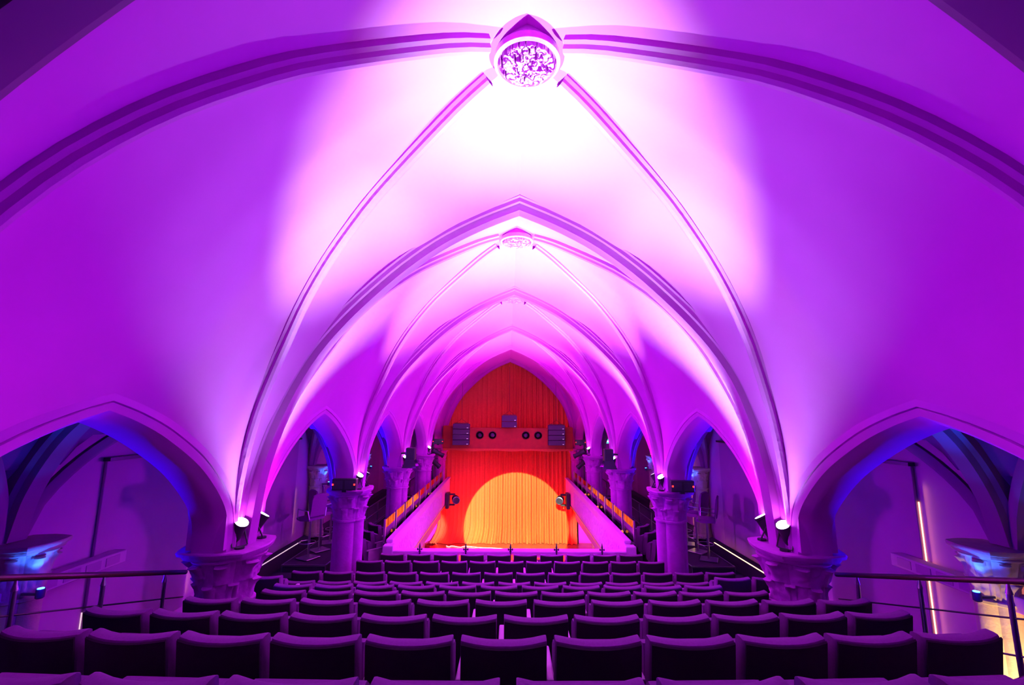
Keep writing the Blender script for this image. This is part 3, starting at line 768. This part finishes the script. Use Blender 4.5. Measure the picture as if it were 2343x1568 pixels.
# stage profile spotlights, moving heads, floods, on a vertical boom each side
def profile(loc, d, lab, grp='stage spotlights beside the pelmet', red=False):
    t = thing('stage_spotlight', lab, 'spotlight', loc, 0, grp); d = Vector(d).normalized()
    obj('lamp_body', oriented(lambda m: lathe(m, [(.06, -.28), (.11, -.24), (.12, -.05), (.085, 0), (.085, .22), (.10, .24), (.10, .28)], 18, True), (0, 0, 0), d), blackm, t, True)
    b = bmesh.new(); tube(b, [Vector((.13, 0, 0)), Vector((.13, 0, .16)), Vector((-.13, 0, .16)), Vector((-.13, 0, 0))], .012, 6); obj('yoke', b, darkmetal, t)
    obj('lens', oriented(lambda m: lathe(m, [(.08, .275), (.08, .285)], 18, True), (0, 0, 0), d), grillem, t)
for s, nm in ((-1, 'left'), (1, 'right')):
    profile((s * 2.93, 19.0, 2.27), (-s * .8, .3, -.45), 'upper long black stage spotlight beside the %s end of the pelmet' % nm)
    profile((s * 3.03, 19.0, 1.88), (-s * .6, .3, -.6) if s > 0 else (.6, .3, -.6), 'lower short stage spotlight beside the %s end of the pelmet' % nm)
    b = bmesh.new(); tube(b, [(s * 3.12, 19.12, .06), (s * 3.12, 19.12, 2.62)], .024, 8); o = obj('lighting_boom', b, darkmetal, None, True); tag(o, 'slim dark upright pole holding the spotlights at the %s of the stage' % nm, 'pole')
    b = bmesh.new()
    t = thing('moving_head_light', 'black moving head lamp clamped to the %s parapet near the curtain' % nm, 'stage light', (s * (2.47 if s < 0 else 2.43), 20.2, .22), 0, 'moving heads on the parapets'); t.scale = (1.3, 1.3, 1.3)
    b = bmesh.new(); bevbox(b, min(s * .04, s * .16), max(s * .04, s * .16), -.2, .2, -.27, .22, .03, 2); obj('base', b, blackm, t)
    b = bmesh.new(); bevbox(b, min(-s * .14, s * .05), max(-s * .14, s * .05), -.05, .05, .14, .19, .01, 1); bevbox(b, min(-s * .14, s * .05), max(-s * .14, s * .05), -.05, .05, -.19, -.14, .01, 1); obj('yoke', b, blackm, t)
    obj('lamp_head', oriented(lambda m: lathe(m, [(.07, -.16), (.12, -.12), (.13, .04), (.12, .12)], 20, True), (-s * .16, 0, 0), (-s * .25, -1, -.1)), blackm, t, True)
    h = obj('lens_ring', oriented(lambda m: lathe(m, [(.12, .12), (.125, .135), (.105, .14), (.10, .12)], 20, True), (-s * .16, 0, 0), (-s * .25, -1, -.1)), metal, t, True)
    # flood with barn doors by the third column
    t = thing('flood_light', 'dark flood lamp with open flaps beside the third %s column' % nm, 'stage light', (s * 2.80, 13.12, 2.55), 0, 'floods beside the third columns')
    b = bmesh.new(); bevbox(b, -.13, .13, -.12, .12, -.02, .32, .02, 1); obj('housing', b, blackm, t)
    b = bmesh.new()
    quadgrid(b, [[Vector((-.12, -.12, .0)), Vector((.12, -.12, .0))], [Vector((-.20, -.22, -.22)), Vector((.20, -.22, -.22))]])
    bmesh.ops.solidify(b, geom=b.faces[:], thickness=.006); obj('flap', b, grillem, t)
    b = bmesh.new()
    quadgrid(b, [[Vector((-.12, .12, .0)), Vector((.12, .12, .0))], [Vector((-.20, .22, -.20)), Vector((.20, .22, -.20))]])
    bmesh.ops.solidify(b, geom=b.faces[:], thickness=.006); obj('flap', b, grillem, t)
    b = bmesh.new(); box(b, min(0, s * .28), max(0, s * .28), .0, .30, .14, .18); obj('bracket', b, darkmetal, t)

# ------------------------------------------------------------------ wall ducts
for s, nm in ((-1, 'left'), (1, 'right')):
    t = thing('wall_duct', 'long pale grilled duct across the board in the %s aisle' % nm, 'duct', (s * 5.68, 6.15, 1.66))
    b = bmesh.new(); bevbox(b, -.09, .09, -1.6, .85, 0, .17, .008, 1); obj('duct_body', b, wallm, t)
    b = bmesh.new()
    for i in range(5): 
        y = .62 - i * .30
        box(b, -s * .098 if s > 0 else .09, -s * .09 if s > 0 else .098, y - .11, y + .11, .03, .14)
    obj('grille', b, boardm, t)
    b = bmesh.new(); box(b, min(s * .05, s * .17), max(s * .05, s * .17), .2, .24, .05, .1); box(b, min(s * .05, s * .17), max(s * .05, s * .17), -1.2, -1.16, .05, .1); obj('bracket', b, darkmetal, t)

# green exit sign at the far right
t = thing('exit_sign', 'small lit green and white exit sign in the far right aisle', 'sign', (3.80, 17.7, 2.76))
b = bmesh.new(); bevbox(b, -.17, .17, -.03, .03, 0, .17, .008, 1); obj('sign_box', b, greenm, t)
b = bmesh.new(); box(b, -.11, .05, -.035, -.031, .06, .11)
for (x, z) in ((.07, .085),):
    v = [b.verts.new((x - .02, -.034, z - .045)), b.verts.new((x + .05, -.034, z)), b.verts.new((x - .02, -.034, z + .045))]; b.faces.new(v)
obj('arrow', b, signwhite, t)
b = bmesh.new(); tube(b, [(0, 0, .17), (0, 0, 1.2)], .006, 6); obj('hanger', b, darkmetal, t)

# things on the stage
b = bmesh.new()
pts = [(-2.75, 21.35, -1.975), (-2.6, 21.2, -1.975), (-2.5, 21.35, -1.975), (-2.1, 21.15, -1.975), (-1.9, 21.3, -1.975), (-1.2, 21.1, -1.975), (-.7, 21.05, -1.975), (-.25, 20.95, -1.975), (-.05, 20.7, -1.975), (-.08, 20.4, -1.975), (-.12, 19.6, -1.975)]
tube(b, resample(pts, 60), .012, 6); o = obj('rope_light', b, ropem, None, True); tag(o, 'thin glowing white cable curling over the stage floor at the left', 'cable')
t = thing('basket', 'round reddish basket standing on the left edge of the stage floor', 'basket', (-3.3, 20.4, -2.0))
b = bmesh.new(); lathe(b, [(.18, 0), (.24, .08), (.26, .22), (.23, .34), (.21, .34), (.2, .1)], 24, True, fn=lambda th, i: 1 + .03 * math.cos(12 * th)); obj('basket_body', b, pelm, t, True)
b = bmesh.new(); tube(b, [(.22 * math.cos(a), 0, .33 + .14 * math.sin(a)) for a in [PI * i / 12 for i in range(13)]], .015, 6); obj('handle', b, pelm, t, True)
